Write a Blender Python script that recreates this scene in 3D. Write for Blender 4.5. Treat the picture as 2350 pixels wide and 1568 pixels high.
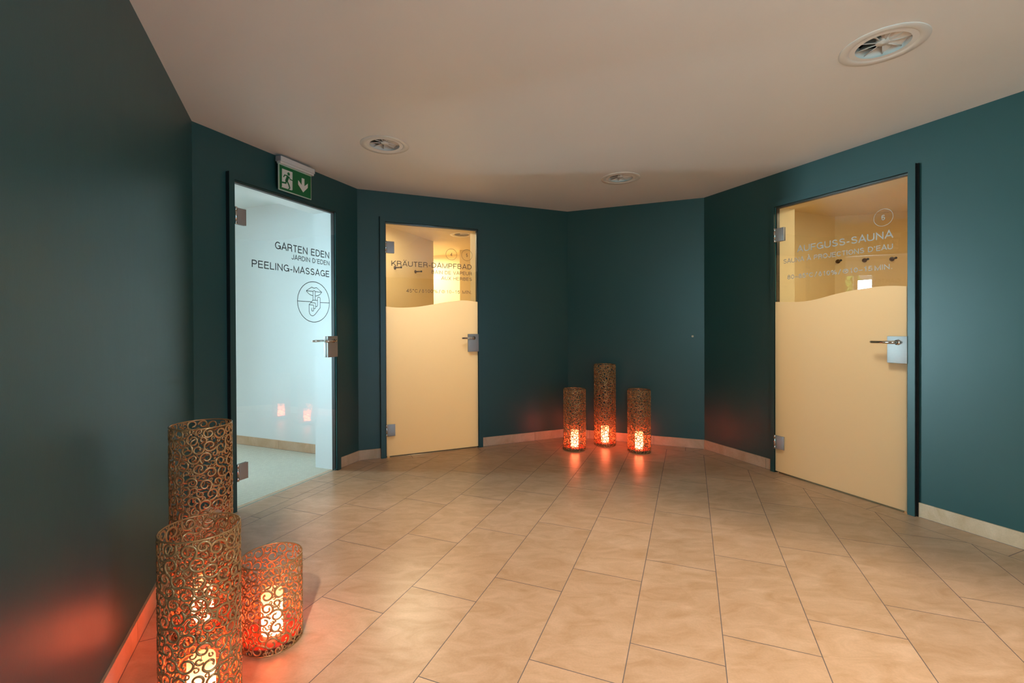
import bpy, bmesh, math, random
import numpy as np
from mathutils import Vector, Matrix

for o in list(bpy.data.objects):
    bpy.data.objects.remove(o)
SC = bpy.context.scene
COL = SC.collection
PI = math.pi
R = random.Random(7)

# ------------------------------------------------------------------ camera
F, PITCH, ROLL, CX, CY, CH = 1053.576, -0.0062, 0.0043, 1162.54, 755.53, 1.182
cr, sr, cp, sp = math.cos(ROLL), math.sin(ROLL), math.cos(PITCH), math.sin(PITCH)
RC = Matrix(((cr, 0, -sr), (0, 1, 0), (sr, 0, cr))) @ Matrix(((1, 0, 0), (0, cp, sp), (0, -sp, cp)))
cam = bpy.data.cameras.new('camera')
cam.sensor_width = 36.0
cam.lens = F / 2350 * 36.0
cam.shift_x = (1175 - CX) / 2350
cam.shift_y = -(784 - CY) / 2350
cam.clip_start = 0.02
camo = bpy.data.objects.new('camera', cam)
rx, ry, rz = RC[0], RC[1], RC[2]
camo.matrix_world = Matrix(((rx[0], rz[0], -ry[0], 0), (rx[1], rz[1], -ry[1], 0), (rx[2], rz[2], -ry[2], CH), (0, 0, 0, 1)))
COL.objects.link(camo)
SC.camera = camo

# ------------------------------------------------------------------ colour management and sky
SC.view_settings.view_transform = 'Standard'
SC.view_settings.look = 'None'
SC.view_settings.gamma = 1.0
SC.view_settings.use_curve_mapping = False
SC.view_settings.exposure = 0.0
sun = bpy.data.lights.new('garden_sun', 'SUN'); sun.energy = 24; sun.angle = 0.02; sun.color = (1, 0.97, 0.9)
suno = bpy.data.objects.new('garden_sun', sun); COL.objects.link(suno)
suno.rotation_euler = Vector((-0.93 * 0.8, 0.37 * 0.8, -0.6)).to_track_quat('-Z', 'Y').to_euler()
world = bpy.data.worlds.new('overcast_sky')
SC.world = world
world.use_nodes = True
world.node_tree.nodes['Background'].inputs[0].default_value = (0.80, 0.92, 1.0, 1)
world.node_tree.nodes['Background'].inputs[1].default_value = 2.0

# ------------------------------------------------------------------ plan of the hall: five wall lines of an octagonal foyer
TH = 0.38155
EE = (-0.02251, -0.00108, 0.00032, 0.01102, 0.01225)
DD = (0.562772, 2.725365, 4.245729, 4.773204, 3.418740)
HC = 2.40
REAR_LAMP = 3.02
WL = []
for i in range(5):
    a = TH + math.radians(45) * (i - 1) + EE[i]
    u = Vector((math.sin(a), math.cos(a), 0)); n = Vector((-math.cos(a), math.sin(a), 0))
    WL.append(Matrix(((u.x, n.x, 0, n.x * DD[i]), (u.y, n.y, 0, n.y * DD[i]), (0, 0, 1, 0), (0, 0, 0, 1))))
W_LEFT, W_GARDEN, W_STEAM, W_BACK, W_SAUNA = WL     # local x runs along the wall, local y points out of the hall
S_A = (3.235, 1.832); S_B = (3.278, 0.385); S_C = (2.523, -1.269); S_D = (0.067, -3.332)


def lamp(name, mat, loc, size, power, color, rot=(0, 0, 0), shape='RECTANGLE', spread=PI):
    d = bpy.data.lights.new(name, 'AREA'); d.energy = power; d.color = color
    d.shape = shape; d.size = size[0]; d.size_y = size[1]; d.spread = spread
    o = bpy.data.objects.new(name, d)
    o.matrix_world = mat @ Matrix.Translation(loc) @ Matrix.Rotation(rot[2], 4, 'Z') @ Matrix.Rotation(rot[1], 4, 'Y') @ Matrix.Rotation(rot[0], 4, 'X')
    COL.objects.link(o)
    return o


I4 = Matrix.Identity(4)
COOL = (0.62, 0.88, 1.0)
WARM = (1.0, 0.80, 0.48)
# daylight through the garden room's window, then added unseen sources behind the photographer
lamp('garden_daylight_high', W_GARDEN, (2.80, 3.75, 2.95), (0.9, 1.2), 44, COOL, (-0.95, 0, 0))
lamp('garden_daylight_low', W_GARDEN, (1.83, 3.35, 1.15), (0.34, 1.8), 48, COOL, (-PI / 2, 0, 0.20), spread=math.radians(48))
lamp('garden_room_lamp', W_GARDEN, (2.2, 1.3, 2.33), (1.2, 1.2), 3, (0.72, 0.92, 1.0))
lamp('side_cool_fill', W_LEFT, (-1.75, 0.24, 1.40), (2.2, 1.4), 95, (0.42, 0.89, 1.0), (-PI / 2, 0, 0))  # cool light added behind the camera for the right wall
lamp('added_high_lamp', I4, (0.0, -2.5, 4.15), (0.35, 0.35), 760, (1.0, 0.85, 0.71), (0.55, 0, 0))  # unseen lamp added to throw the lit patch on the hall floor
lamp('rear_warm_fill', I4, (1.6, 0.3, 2.38), (1.0, 1.0), 14, (1.0, 0.77, 0.52), spread=math.radians(96))  # unseen lamp added for warm ambient light in the hall
# lamps in the two saunas' anterooms
lamp('steam_room_lamp', W_STEAM, (1.15, 0.95, 2.36), (0.5, 0.5), 10, WARM, shape='DISK')
lamp('steam_corridor_lamp', W_STEAM, (1.5, 3.1, 2.36), (0.4, 0.3), 46, (1.0, 0.86, 0.62))
lamp('steam_door_fill', W_STEAM, (0.98, 1.25, 2.36), (0.5, 0.5), 6, (1.0, 0.84, 0.56), (-0.95, 0, -0.08), shape='DISK', spread=math.radians(78))  # added to throw a pool of light through the door onto the floor
lamp('rear_cool_fill', W_SAUNA, (REAR_LAMP, -0.95, 1.0), (1.1, 0.85), 60, (0.42, 0.74, 1.0), (PI / 2, 0, PI / 2 + 0.75), spread=math.radians(95))  # unseen cool light added for the left wall; the rear wall is solid
lamp('sauna_room_lamp', W_SAUNA, (-1.85, 1.0, 2.36), (0.5, 0.5), 24, WARM, shape='DISK')


# ------------------------------------------------------------------ materials
def new_mat(name):
    m = bpy.data.materials.new(name); m.use_nodes = True
    return m, m.node_tree.nodes, m.node_tree.links, m.node_tree.nodes['Principled BSDF']


def srgb(r, g, b):
    f = lambda c: (c / 255 / 12.92) if c / 255 <= 0.04045 else ((c / 255 + 0.055) / 1.055) ** 2.4
    return (f(r), f(g), f(b), 1)


def plain(name, col, rough=0.5, metal=0.0, noise=0.0, nscale=8.0, bump=0.0, bscale=60.0, aniso=0.0):
    m, N, L, P = new_mat(name)
    P.inputs['Base Color'].default_value = col
    P.inputs['Roughness'].default_value = rough
    P.inputs['Metallic'].default_value = metal
    tc = N.new('ShaderNodeTexCoord')
    if noise > 0:
        t = N.new('ShaderNodeTexNoise'); t.inputs['Scale'].default_value = nscale; t.inputs['Detail'].default_value = 5
        L.new(tc.outputs['Object'], t.inputs['Vector'])
        mx = N.new('ShaderNodeMixRGB'); mx.blend_type = 'MULTIPLY'; mx.inputs[0].default_value = 1
        mx.inputs[1].default_value = col
        rp = N.new('ShaderNodeMapRange'); rp.inputs['To Min'].default_value = 1 - noise; rp.inputs['To Max'].default_value = 1 + noise
        L.new(t.outputs['Fac'], rp.inputs['Value']); L.new(rp.outputs[0], mx.inputs[2]); L.new(mx.outputs[0], P.inputs['Base Color'])
    if bump > 0:
        t = N.new('ShaderNodeTexNoise'); t.inputs['Scale'].default_value = bscale; t.inputs['Detail'].default_value = 6
        L.new(tc.outputs['Object'], t.inputs['Vector'])
        b = N.new('ShaderNodeBump'); b.inputs['Strength'].default_value = bump; b.inputs['Distance'].default_value = 0.004
        L.new(t.outputs['Fac'], b.inputs['Height']); L.new(b.outputs[0], P.inputs['Normal'])
    return m


def wall_paint(name, col, rough=0.40):
    """satin emulsion over hand-smoothed plaster"""
    m, N, L, P = new_mat(name)
    P.inputs['Roughness'].default_value = rough
    P.inputs['Specular IOR Level'].default_value = 0.5
    tc = N.new('ShaderNodeTexCoord')
    t1 = N.new('ShaderNodeTexNoise'); t1.inputs['Scale'].default_value = 2.2; t1.inputs['Detail'].default_value = 4
    t2 = N.new('ShaderNodeTexNoise'); t2.inputs['Scale'].default_value = 4; t2.inputs['Detail'].default_value = 5
    t3 = N.new('ShaderNodeTexNoise'); t3.inputs['Scale'].default_value = 180; t3.inputs['Detail'].default_value = 2
    mp = N.new('ShaderNodeMapping'); mp.inputs['Scale'].default_value = (2.0, 2.0, 0.9)
    L.new(tc.outputs['Object'], mp.inputs[0]); L.new(mp.outputs[0], t2.inputs['Vector'])
    L.new(tc.outputs['Object'], t1.inputs['Vector']); L.new(tc.outputs['Object'], t3.inputs['Vector'])
    rp = N.new('ShaderNodeMapRange'); rp.inputs['To Min'].default_value = 0.93; rp.inputs['To Max'].default_value = 1.07
    mx = N.new('ShaderNodeMixRGB'); mx.blend_type = 'MULTIPLY'; mx.inputs[0].default_value = 1; mx.inputs[1].default_value = col
    L.new(t1.outputs['Fac'], rp.inputs['Value']); L.new(rp.outputs[0], mx.inputs[2]); L.new(mx.outputs[0], P.inputs['Base Color'])
    a = N.new('ShaderNodeMath'); a.operation = 'MULTIPLY_ADD'; a.inputs[1].default_value = 0.12
    L.new(t3.outputs['Fac'], a.inputs[0]); L.new(t2.outputs['Fac'], a.inputs[2])
    b = N.new('ShaderNodeBump'); b.inputs['Strength'].default_value = 0.28; b.inputs['Distance'].default_value = 0.003
    L.new(a.outputs[0], b.inputs['Height']); L.new(b.outputs[0], P.inputs['Normal'])
    return m


def tile_mat(name, col, rough=0.33):
    """honed sandstone-look porcelain with soft clouds and short brushed streaks; the tone of each tile varies a little"""
    m, N, L, P = new_mat(name)
    P.inputs['Roughness'].default_value = rough
    tc = N.new('ShaderNodeTexCoord')
    at = N.new('ShaderNodeAttribute'); at.attribute_name = 'tone'; at.attribute_type = 'GEOMETRY'
    ad = N.new('ShaderNodeVectorMath'); ad.operation = 'MULTIPLY_ADD'; ad.inputs[1].default_value = (9, 9, 9)
    L.new(at.outputs['Color'], ad.inputs[0]); L.new(tc.outputs['Object'], ad.inputs[2])
    mp = N.new('ShaderNodeMapping'); mp.inputs['Rotation'].default_value = (0, 0, -0.38 + PI / 2 - 0.1); mp.inputs['Scale'].default_value = (1.3, 2.8, 1)
    L.new(ad.outputs[0], mp.inputs[0])
    t1 = N.new('ShaderNodeTexNoise'); t1.inputs['Scale'].default_value = 4.6; t1.inputs['Detail'].default_value = 7; t1.inputs['Roughness'].default_value = 0.62; t1.inputs['Distortion'].default_value = 0.8
    L.new(mp.outputs[0], t1.inputs['Vector'])
    t2 = N.new('ShaderNodeTexNoise'); t2.inputs['Scale'].default_value = 130; t2.inputs['Detail'].default_value = 3
    L.new(tc.outputs['Object'], t2.inputs['Vector'])
    cr_ = N.new('ShaderNodeValToRGB')
    cr_.color_ramp.elements[0].position = 0.30; cr_.color_ramp.elements[0].color = (col[0] * 0.82, col[1] * 0.75, col[2] * 0.66, 1)
    cr_.color_ramp.elements[1].position = 0.72; cr_.color_ramp.elements[1].color = (min(1, col[0] * 1.12), col[1] * 1.14, col[2] * 1.22, 1)
    L.new(t1.outputs['Fac'], cr_.inputs[0])
    rp = N.new('ShaderNodeMapRange'); rp.inputs['To Min'].default_value = 0.90; rp.inputs['To Max'].default_value = 1.10
    L.new(t2.outputs['Fac'], rp.inputs['Value'])
    mx = N.new('ShaderNodeMixRGB'); mx.blend_type = 'MULTIPLY'; mx.inputs[0].default_value = 1
    L.new(cr_.outputs[0], mx.inputs[1]); L.new(rp.outputs[0], mx.inputs[2])
    rp2 = N.new('ShaderNodeMapRange'); rp2.inputs['To Min'].default_value = 0.95; rp2.inputs['To Max'].default_value = 1.05
    sx = N.new('ShaderNodeSeparateColor'); L.new(at.outputs['Color'], sx.inputs[0]); L.new(sx.outputs[0], rp2.inputs['Value'])
    mx2 = N.new('ShaderNodeMixRGB'); mx2.blend_type = 'MULTIPLY'; mx2.inputs[0].default_value = 1
    L.new(mx.outputs[0], mx2.inputs[1]); L.new(rp2.outputs[0], mx2.inputs[2]); L.new(mx2.outputs[0], P.inputs['Base Color'])
    b = N.new('ShaderNodeBump'); b.inputs['Strength'].default_value = 0.25; b.inputs['Distance'].default_value = 0.002
    L.new(t1.outputs['Fac'], b.inputs['Height']); L.new(b.outputs[0], P.inputs['Normal'])
    return m


def thin_glass(name, tint, gloss=1.0):
    """clear pane: straight-through transmission with a Schlick reflection on both faces"""
    m, N, L, P = new_mat(name); N.remove(P)
    out = N['Material Output']
    g = N.new('ShaderNodeNewGeometry')
    d = N.new('ShaderNodeVectorMath'); d.operation = 'DOT_PRODUCT'
    L.new(g.outputs['Incoming'], d.inputs[0]); L.new(g.outputs['Normal'], d.inputs[1])
    ab = N.new('ShaderNodeMath'); ab.operation = 'ABSOLUTE'; L.new(d.outputs['Value'], ab.inputs[0])
    om = N.new('ShaderNodeMath'); om.operation = 'SUBTRACT'; om.inputs[0].default_value = 1; L.new(ab.outputs[0], om.inputs[1])
    pw = N.new('ShaderNodeMath'); pw.operation = 'POWER'; pw.inputs[1].default_value = 5; L.new(om.outputs[0], pw.inputs[0])
    ma = N.new('ShaderNodeMath'); ma.operation = 'MULTIPLY_ADD'; ma.inputs[1].default_value = 0.95 * gloss; ma.inputs[2].default_value = 0.045 * gloss
    L.new(pw.outputs[0], ma.inputs[0])
    tr = N.new('ShaderNodeBsdfTransparent'); tr.inputs[0].default_value = tint
    gl = N.new('ShaderNodeBsdfGlossy'); gl.inputs['Roughness'].default_value = 0.0; gl.inputs[0].default_value = (1, 1, 1, 1)
    mx = N.new('ShaderNodeMixShader'); L.new(ma.outputs[0], mx.inputs[0]); L.new(tr.outputs[0], mx.inputs[1]); L.new(gl.outputs[0], mx.inputs[2])
    L.new(mx.outputs[0], out.inputs[0])
    return m


def frosted(name, col, trans):
    """etched film: scatters what comes through it, reflects a little from the front"""
    m, N, L, P = new_mat(name); N.remove(P)
    out = N['Material Output']
    a = N.new('ShaderNodeBsdfTranslucent'); a.inputs[0].default_value = trans
    b = N.new('ShaderNodeBsdfDiffuse'); b.inputs[0].default_value = col
    mx = N.new('ShaderNodeMixShader'); mx.inputs[0].default_value = 0.20
    L.new(a.outputs[0], mx.inputs[1]); L.new(b.outputs[0], mx.inputs[2]); L.new(mx.outputs[0], out.inputs[0])
    return m


def emis(name, col, strength, base=(0.8, 0.5, 0.3, 1)):
    m, N, L, P = new_mat(name)
    P.inputs['Base Color'].default_value = base
    P.inputs['Emission Color'].default_value = col
    P.inputs['Emission Strength'].default_value = strength
    return m


TEAL = (0.016, 0.067, 0.067, 1)
M_WALL = wall_paint('teal_satin_paint', TEAL)
M_FRAME = plain('teal_frame_lacquer', (0.014, 0.062, 0.062, 1), 0.38, noise=0.04)
M_CEIL = plain('white_ceiling_paint', (0.80, 0.76, 0.73, 1), 0.5, noise=0.02, nscale=2, bump=0.05, bscale=120)
M_TILE = tile_mat('beige_stone_tile', (0.61, 0.39, 0.238, 1))
M_SKIRT = tile_mat('beige_stone_skirting', (0.62, 0.42, 0.27, 1), 0.4)
M_GROUT = plain('grey_grout', (0.16, 0.13, 0.13, 1), 0.8, noise=0.1, nscale=60)
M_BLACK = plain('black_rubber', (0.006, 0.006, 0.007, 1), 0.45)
M_WHITE = plain('white_room_paint', (0.80, 0.83, 0.84, 1), 0.6, noise=0.02, nscale=2, bump=0.1, bscale=30)
M_OCHRE = plain('cream_room_paint', (0.80, 0.65, 0.38, 1), 0.6, noise=0.03, nscale=3, bump=0.08, bscale=50)
M_STEEL = plain('brushed_steel', (0.42, 0.40, 0.39, 1), 0.55, 0.8, noise=0.05, nscale=90)
M_CHROME = plain('polished_steel', (0.62, 0.58, 0.54, 1), 0.16, 1.0)
M_PLAST = plain('white_vent_plastic', (0.74, 0.70, 0.66, 1), 0.38)
M_DARK = plain('duct_black', (0.01, 0.009, 0.008, 1), 0.9)
M_GLASS = thin_glass('clear_glass', (0.97, 0.985, 0.98, 1))
M_EDGE = plain('green_glass_edge', (0.05, 0.22, 0.22, 1), 0.15)
M_FROST = frosted('frosted_film_cream', (0.52, 0.43, 0.31, 1), (1.0, 0.90, 0.76, 1))
M_BLACKV = plain('black_vinyl', (0.010, 0.012, 0.02, 1), 0.5)
M_SILV = plain('silver_grey_vinyl', (0.42, 0.39, 0.365, 1), 0.5)
M_SILV_DIM = plain('silver_vinyl_shaded', (0.20, 0.165, 0.145, 1), 0.5)  # the silver vinyl again, its colour darkened where less light falls
M_GREEN = plain('safety_green', (0.0, 0.135, 0.035, 1), 0.35)
M_SIGNW = plain('sign_white', (0.72, 0.70, 0.64, 1), 0.4)
M_SIGNE = plain('sign_acrylic_edge', (0.45, 0.55, 0.45, 1), 0.25)
M_ALU = plain('sign_housing_white', (0.66, 0.62, 0.58, 1), 0.4)
M_ALUG = plain('sign_end_cap_grey', (0.30, 0.29, 0.31, 1), 0.45)
M_BRONZE = plain('bronze_lacquer', (0.44, 0.25, 0.105, 1), 0.24, 0.5, noise=0.12, nscale=30)
M_RED = plain('red_base_glaze', (0.42, 0.05, 0.025, 1), 0.3)
M_WAX = emis('glowing_wax', (1.0, 0.14, 0.05, 1), 17.0)
_N, _L = M_WAX.node_tree.nodes, M_WAX.node_tree.links
_tc = _N.new('ShaderNodeTexCoord'); _sp = _N.new('ShaderNodeSeparateXYZ'); _mr = _N.new('ShaderNodeMapRange')
_mr.inputs['From Min'].default_value = 0.06; _mr.inputs['From Max'].default_value = 0.155; _mr.inputs['To Min'].default_value = 30; _mr.inputs['To Max'].default_value = 6
_L.new(_tc.outputs['Object'], _sp.inputs[0]); _L.new(_sp.outputs[2], _mr.inputs['Value']); _L.new(_mr.outputs[0], _N['Principled BSDF'].inputs['Emission Strength'])
M_PEG = plain('dark_bronze_peg', (0.16, 0.10, 0.05, 1), 0.35, 0.7)
M_CREAMP = plain('cream_plug', (0.62, 0.55, 0.42, 1), 0.5)
M_WINF = plain('white_window_frame', (0.8, 0.8, 0.8, 1), 0.4)
M_LEAF = plain('garden_leaf_green', (0.20, 0.40, 0.10, 1), 0.6, noise=0.5, nscale=9)
M_GROUND = plain('garden_gravel', (0.13, 0.17, 0.09, 1), 0.9, noise=0.2, nscale=30)


# mosaic floor of the garden room: a bump-and-colour grid of little squares
def mosaic():
    m, N, L, P = new_mat('cream_mosaic')
    tc = N.new('ShaderNodeTexCoord')
    mp = N.new('ShaderNodeMapping'); mp.inputs['Scale'].default_value = (1, 1, 1)
    L.new(tc.outputs['Object'], mp.inputs[0])
    b = N.new('ShaderNodeTexBrick'); b.offset = 0; b.squash = 1
    b.inputs['Scale'].default_value = 1; b.inputs['Brick Width'].default_value = 0.0245; b.inputs['Row Height'].default_value = 0.0245
    b.inputs['Mortar Size'].default_value = 0.0014; b.inputs['Mortar Smooth'].default_value = 0.2
    b.inputs['Color1'].default_value = (0.74, 0.69, 0.57, 1); b.inputs['Color2'].default_value = (0.68, 0.63, 0.52, 1); b.inputs['Mortar'].default_value = (0.34, 0.33, 0.31, 1)
    L.new(mp.outputs[0], b.inputs['Vector']); L.new(b.outputs['Color'], P.inputs['Base Color'])
    P.inputs['Roughness'].default_value = 0.4
    return m


M_MOSAIC = mosaic()


# ------------------------------------------------------------------ mesh helpers
class MB:
    def __init__(s):
        s.v = []; s.f = []; s.m = []; s.sm = []

    def add(s, vs, fs, mi=0, smooth=False):
        k = len(s.v); s.v += [tuple(x) for x in vs]
        for f in fs:
            s.f.append(tuple(i + k for i in f)); s.m.append(mi); s.sm.append(smooth)

    def box(s, x0, y0, z0, x1, y1, z1, mi=0, mis=None):
        vs = [(x0, y0, z0), (x1, y0, z0), (x1, y1, z0), (x0, y1, z0), (x0, y0, z1), (x1, y0, z1), (x1, y1, z1), (x0, y1, z1)]
        fs = [(0, 3, 2, 1), (4, 5, 6, 7), (0, 1, 5, 4), (1, 2, 6, 5), (2, 3, 7, 6), (3, 0, 4, 7)]  # -z +z -y +x +y -x
        if mis is None:
            s.add(vs, fs, mi)
        else:
            for f, q in zip(fs, mis):
                if q is not None: s.add(vs, [f], q)

    def bbox(s, x0, y0, z0, x1, y1, z1, b, mi=0):
        bm = bmesh.new(); bmesh.ops.create_cube(bm, size=1)
        for v in bm.verts: v.co = Vector(((x0 + x1) / 2 + v.co.x * (x1 - x0), (y0 + y1) / 2 + v.co.y * (y1 - y0), (z0 + z1) / 2 + v.co.z * (z1 - z0)))
        bmesh.ops.bevel(bm, geom=bm.edges[:], offset=b, segments=2, profile=0.6, affect='EDGES')
        s.add([v.co for v in bm.verts], [[v.index for v in f.verts] for f in bm.faces], mi, True); bm.free()

    def prism(s, poly, z0, z1, mi=0, side=None, caps=(True, True)):
        n = len(poly)
        vs = [(x, y, z0) for x, y in poly] + [(x, y, z1) for x, y in poly]
        if caps[0]: s.add(vs, [tuple(range(n))[::-1]], mi)
        if caps[1]: s.add(vs, [tuple(range(n, 2 * n))], mi)
        s.add(vs, [(i, (i + 1) % n, (i + 1) % n + n, i + n) for i in range(n)], mi if side is None else side)

    def plate(s, poly, y0, y1, mi=0, side=None):
        """polygon in x,z extruded along y"""
        n = len(poly)
        vs = [(x, y0, z) for x, z in poly] + [(x, y1, z) for x, z in poly]
        s.add(vs, [tuple(range(n))], mi); s.add(vs, [tuple(range(n, 2 * n))[::-1]], mi)
        s.add(vs, [(i, i + n, (i + 1) % n + n, (i + 1) % n) for i in range(n)], mi if side is None else side)

    def lathe(s, prof, seg=48, c=(0, 0), mi=0, smooth=True, axis='z', closed=False):
        n = len(prof); vs = []
        for k in range(seg):
            a = 2 * PI * k / seg
            for r, z in prof: vs.append((c[0] + r * math.cos(a), c[1] + r * math.sin(a), z))
        fs = []
        for k in range(seg):
            k2 = (k + 1) % seg
            for j in range(n if closed else n - 1):
                j2 = (j + 1) % n
                fs.append((k * n + j, k2 * n + j, k2 * n + j2, k * n + j2))
        s.add(vs, fs, mi, smooth)

    def tube(s, pts, r, seg=8, mi=0, cap=True, flat=1.0):
        pts = [Vector(p) for p in pts]; n = len(pts)
        if not isinstance(r, (list, tuple)): r = [r] * n
        up = Vector((0, 0, 1)); vs = []
        t0 = (pts[1] - pts[0]).normalized()
        if abs(t0.dot(up)) > 0.95: up = Vector((1, 0, 0))
        nrm = (up - t0 * up.dot(t0)).normalized()
        for i in range(n):
            t = (pts[min(i + 1, n - 1)] - pts[max(i - 1, 0)]).normalized()
            nrm = (nrm - t * nrm.dot(t)).normalized(); b = t.cross(nrm)
            for k in range(seg):
                a = 2 * PI * k / seg
                vs.append(pts[i] + (nrm * math.cos(a) + b * math.sin(a) * flat) * r[i])
        fs = [(i * seg + k, i * seg + (k + 1) % seg, (i + 1) * seg + (k + 1) % seg, (i + 1) * seg + k) for i in range(n - 1) for k in range(seg)]
        if cap: fs += [tuple(range(seg))[::-1], tuple(range((n - 1) * seg, n * seg))]
        s.add(vs, fs, mi, True)

    def build(s, name, mats, parent=None, mat=None, attr=None):
        me = bpy.data.meshes.new(name)
        me.from_pydata(s.v, [], s.f)
        if not isinstance(mats, (list, tuple)): mats = [mats]
        for m in mats: me.materials.append(m)
        me.polygons.foreach_set('material_index', s.m)
        me.polygons.foreach_set('use_smooth', s.sm)
        if attr is not None:
            at = me.attributes.new('tone', 'FLOAT_COLOR', 'FACE')
            at.data.foreach_set('color', [c for a in attr for c in (a, (a * 7.3) % 1, (a * 13.7) % 1, 1)])
        me.update()
        bm = bmesh.new(); bm.from_mesh(me); bmesh.ops.recalc_face_normals(bm, faces=bm.faces[:]) if attr is None and not getattr(s, 'keep', False) else None
        bm.to_mesh(me); bm.free()
        o = bpy.data.objects.new(name, me); COL.objects.link(o)
        if parent is not None: o.parent = parent
        if mat is not None and parent is None: o.matrix_world = mat
        elif mat is not None: o.matrix_local = mat
        return o


def tag(o, label=None, cat=None, group=None, kind=None):
    if label: o['label'] = label
    if cat: o['category'] = cat
    if group: o['group'] = group
    if kind: o['kind'] = kind
    return o


def empty(name, mat):
    o = bpy.data.objects.new(name, None); o.empty_display_size = 0.1; COL.objects.link(o); o.matrix_world = mat
    return o


def T(x, y, z): return Matrix.Translation((x, y, z))


def wpt(W, s, off, z=0): return W @ Vector((s, off, z))


# ------------------------------------------------------------------ floor: running-bond tiles cut by a border strip along the walls
inner_off = (-0.172, -0.172, -0.125, -0.140, -0.172)


def isect(i, oi, j, oj):
    ni = Vector((WL[i][0][1], WL[i][1][1])); nj = Vector((WL[j][0][1], WL[j][1][1]))
    di, dj = DD[i] + oi, DD[j] + oj
    det = ni.x * nj.y - ni.y * nj.x
    return ((di * nj.y - dj * ni.y) / det, (ni.x * dj - nj.x * di) / det)


def clip(poly, n, d, eps=1e-9):
    out = []
    for k in range(len(poly)):
        a, b = poly[k], poly[(k + 1) % len(poly)]
        fa = n[0] * a[0] + n[1] * a[1] - d; fb = n[0] * b[0] + n[1] * b[1] - d
        if fa <= eps: out.append(a)
        if (fa < -eps and fb > eps) or (fa > eps and fb < -eps):
            t = fa / (fa - fb); out.append((a[0] + (b[0] - a[0]) * t, a[1] + (b[1] - a[1]) * t))
    return out


def area(p): return abs(sum(p[i][0] * p[(i + 1) % len(p)][1] - p[(i + 1) % len(p)][0] * p[i][1] for i in range(len(p)))) / 2


REAR_S = 3.05        # the hall ends this far behind the photographer, measured along the sauna wall
uS = (WL[4][0][0], WL[4][1][0])
halfplanes = [((WL[i][0][1], WL[i][1][1]), DD[i]) for i in range(5)]
g = 0.0016           # half a joint
fm = MB(); tones = []
uG = Vector((WL[1][0][0], WL[1][1][0])); nG = Vector((WL[1][0][1], WL[1][1][1]))
STAG = {-1: 2.72, 0: 2.239, 1: 2.440, 2: 2.010, 3: 2.216, 4: 2.428, 5: 1.978, 6: 2.190, 7: 2.407, 8: 2.582, 9: 2.150, 10: 2.380, 11: 2.568, 12: 2.13}
ROW0, PITCHR, TL_ = 0.258, 0.3225, 0.657
rows = [(0.10, ROW0, STAG[-1])]
for k in range(0, 26):
    s0 = STAG.get(k, STAG[k % 12] + 0.02)
    rows.append((ROW0 + PITCHR * k, ROW0 + PITCHR * (k + 1), s0))


def put(poly, z=0.0):
    if len(poly) >= 3 and area(poly) > 1e-4:
        c = sum(poly[i][0] * poly[(i + 1) % len(poly)][1] - poly[(i + 1) % len(poly)][0] * poly[i][1] for i in range(len(poly)))
        if c < 0: poly = poly[::-1]
        fm.add([(x, y, z) for x, y in poly], [tuple(range(len(poly)))], 0); tones.append(R.random())


for (t0, t1, s0) in rows:
    for k in range(-16, 16):
        a, b = s0 + TL_ * k + g, s0 + TL_ * (k + 1) - g
        quad = []
        for s_, t_ in ((a, t0 + g), (b, t0 + g), (b, t1 - g), (a, t1 - g)):
            p = uG * s_ + nG * (DD[1] - t_); quad.append((p.x, p.y))
        for i in range(5):
            quad = clip(quad, halfplanes[i][0], DD[i] + inner_off[i] - g)
            if len(quad) < 3: break
        if len(quad) >= 3: quad = clip(quad, uS, REAR_S)
        if len(quad) >= 3: put(quad)
BJ = {0: [2.14 - 0.657 * k for k in range(12)] + [2.797], 1: [1.95, 2.375, 2.72], 2: [0.84, 1.487, 2.128], 3: [-0.62, -0.1], 4: [-2.485 - 0.657, -2.485, -1.836] + [-1.18 + 0.657 * k for k in range(9)]}
cornA = [isect(0, 0, 1, 0), isect(1, 0, 2, 0), isect(2, 0, 3, 0), isect(3, 0, 4, 0)]
cornI = [isect(i, inner_off[i], i + 1, inner_off[i + 1]) for i in range(4)]


def mitre(i):        # line through outer and inner corner i, as (n, d)
    a, b = cornA[i], cornI[i]; e = Vector((b[0] - a[0], b[1] - a[1])).normalized()
    n = (-e.y, e.x); return n, n[0] * a[0] + n[1] * a[1]


for i in range(5):
    W = WL[i]; js = sorted(BJ[i]); lo, hi = -3.4 if i in (0,) else -6, 6
    edges = [lo] + js + [hi]
    for a, b in zip(edges[:-1], edges[1:]):
        quad = []
        for s_, o_ in ((a + g, inner_off[i] + g), (b - g, inner_off[i] + g), (b - g, 0.0), (a + g, 0.0)):
            p = W @ Vector((s_, o_, 0)); quad.append((p.x, p.y))
        # keep between the two mitres
        mid = W @ Vector(({0: 1.0, 1: 2.5, 2: 1.4, 3: -0.6, 4: 0.0}[i], inner_off[i] / 2, 0))
        for c in (i - 1, i):
            if 0 <= c < 4:
                n, d = mitre(c)
                if n[0] * mid.x + n[1] * mid.y > d: n, d = (-n[0], -n[1]), -d
                quad = clip(quad, n, d - g)
                if len(quad) < 3: break
        if len(quad) >= 3: quad = clip(quad, uS, REAR_S)
        if len(quad) >= 3: put(quad)
ntile = len(fm.f)
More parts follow.
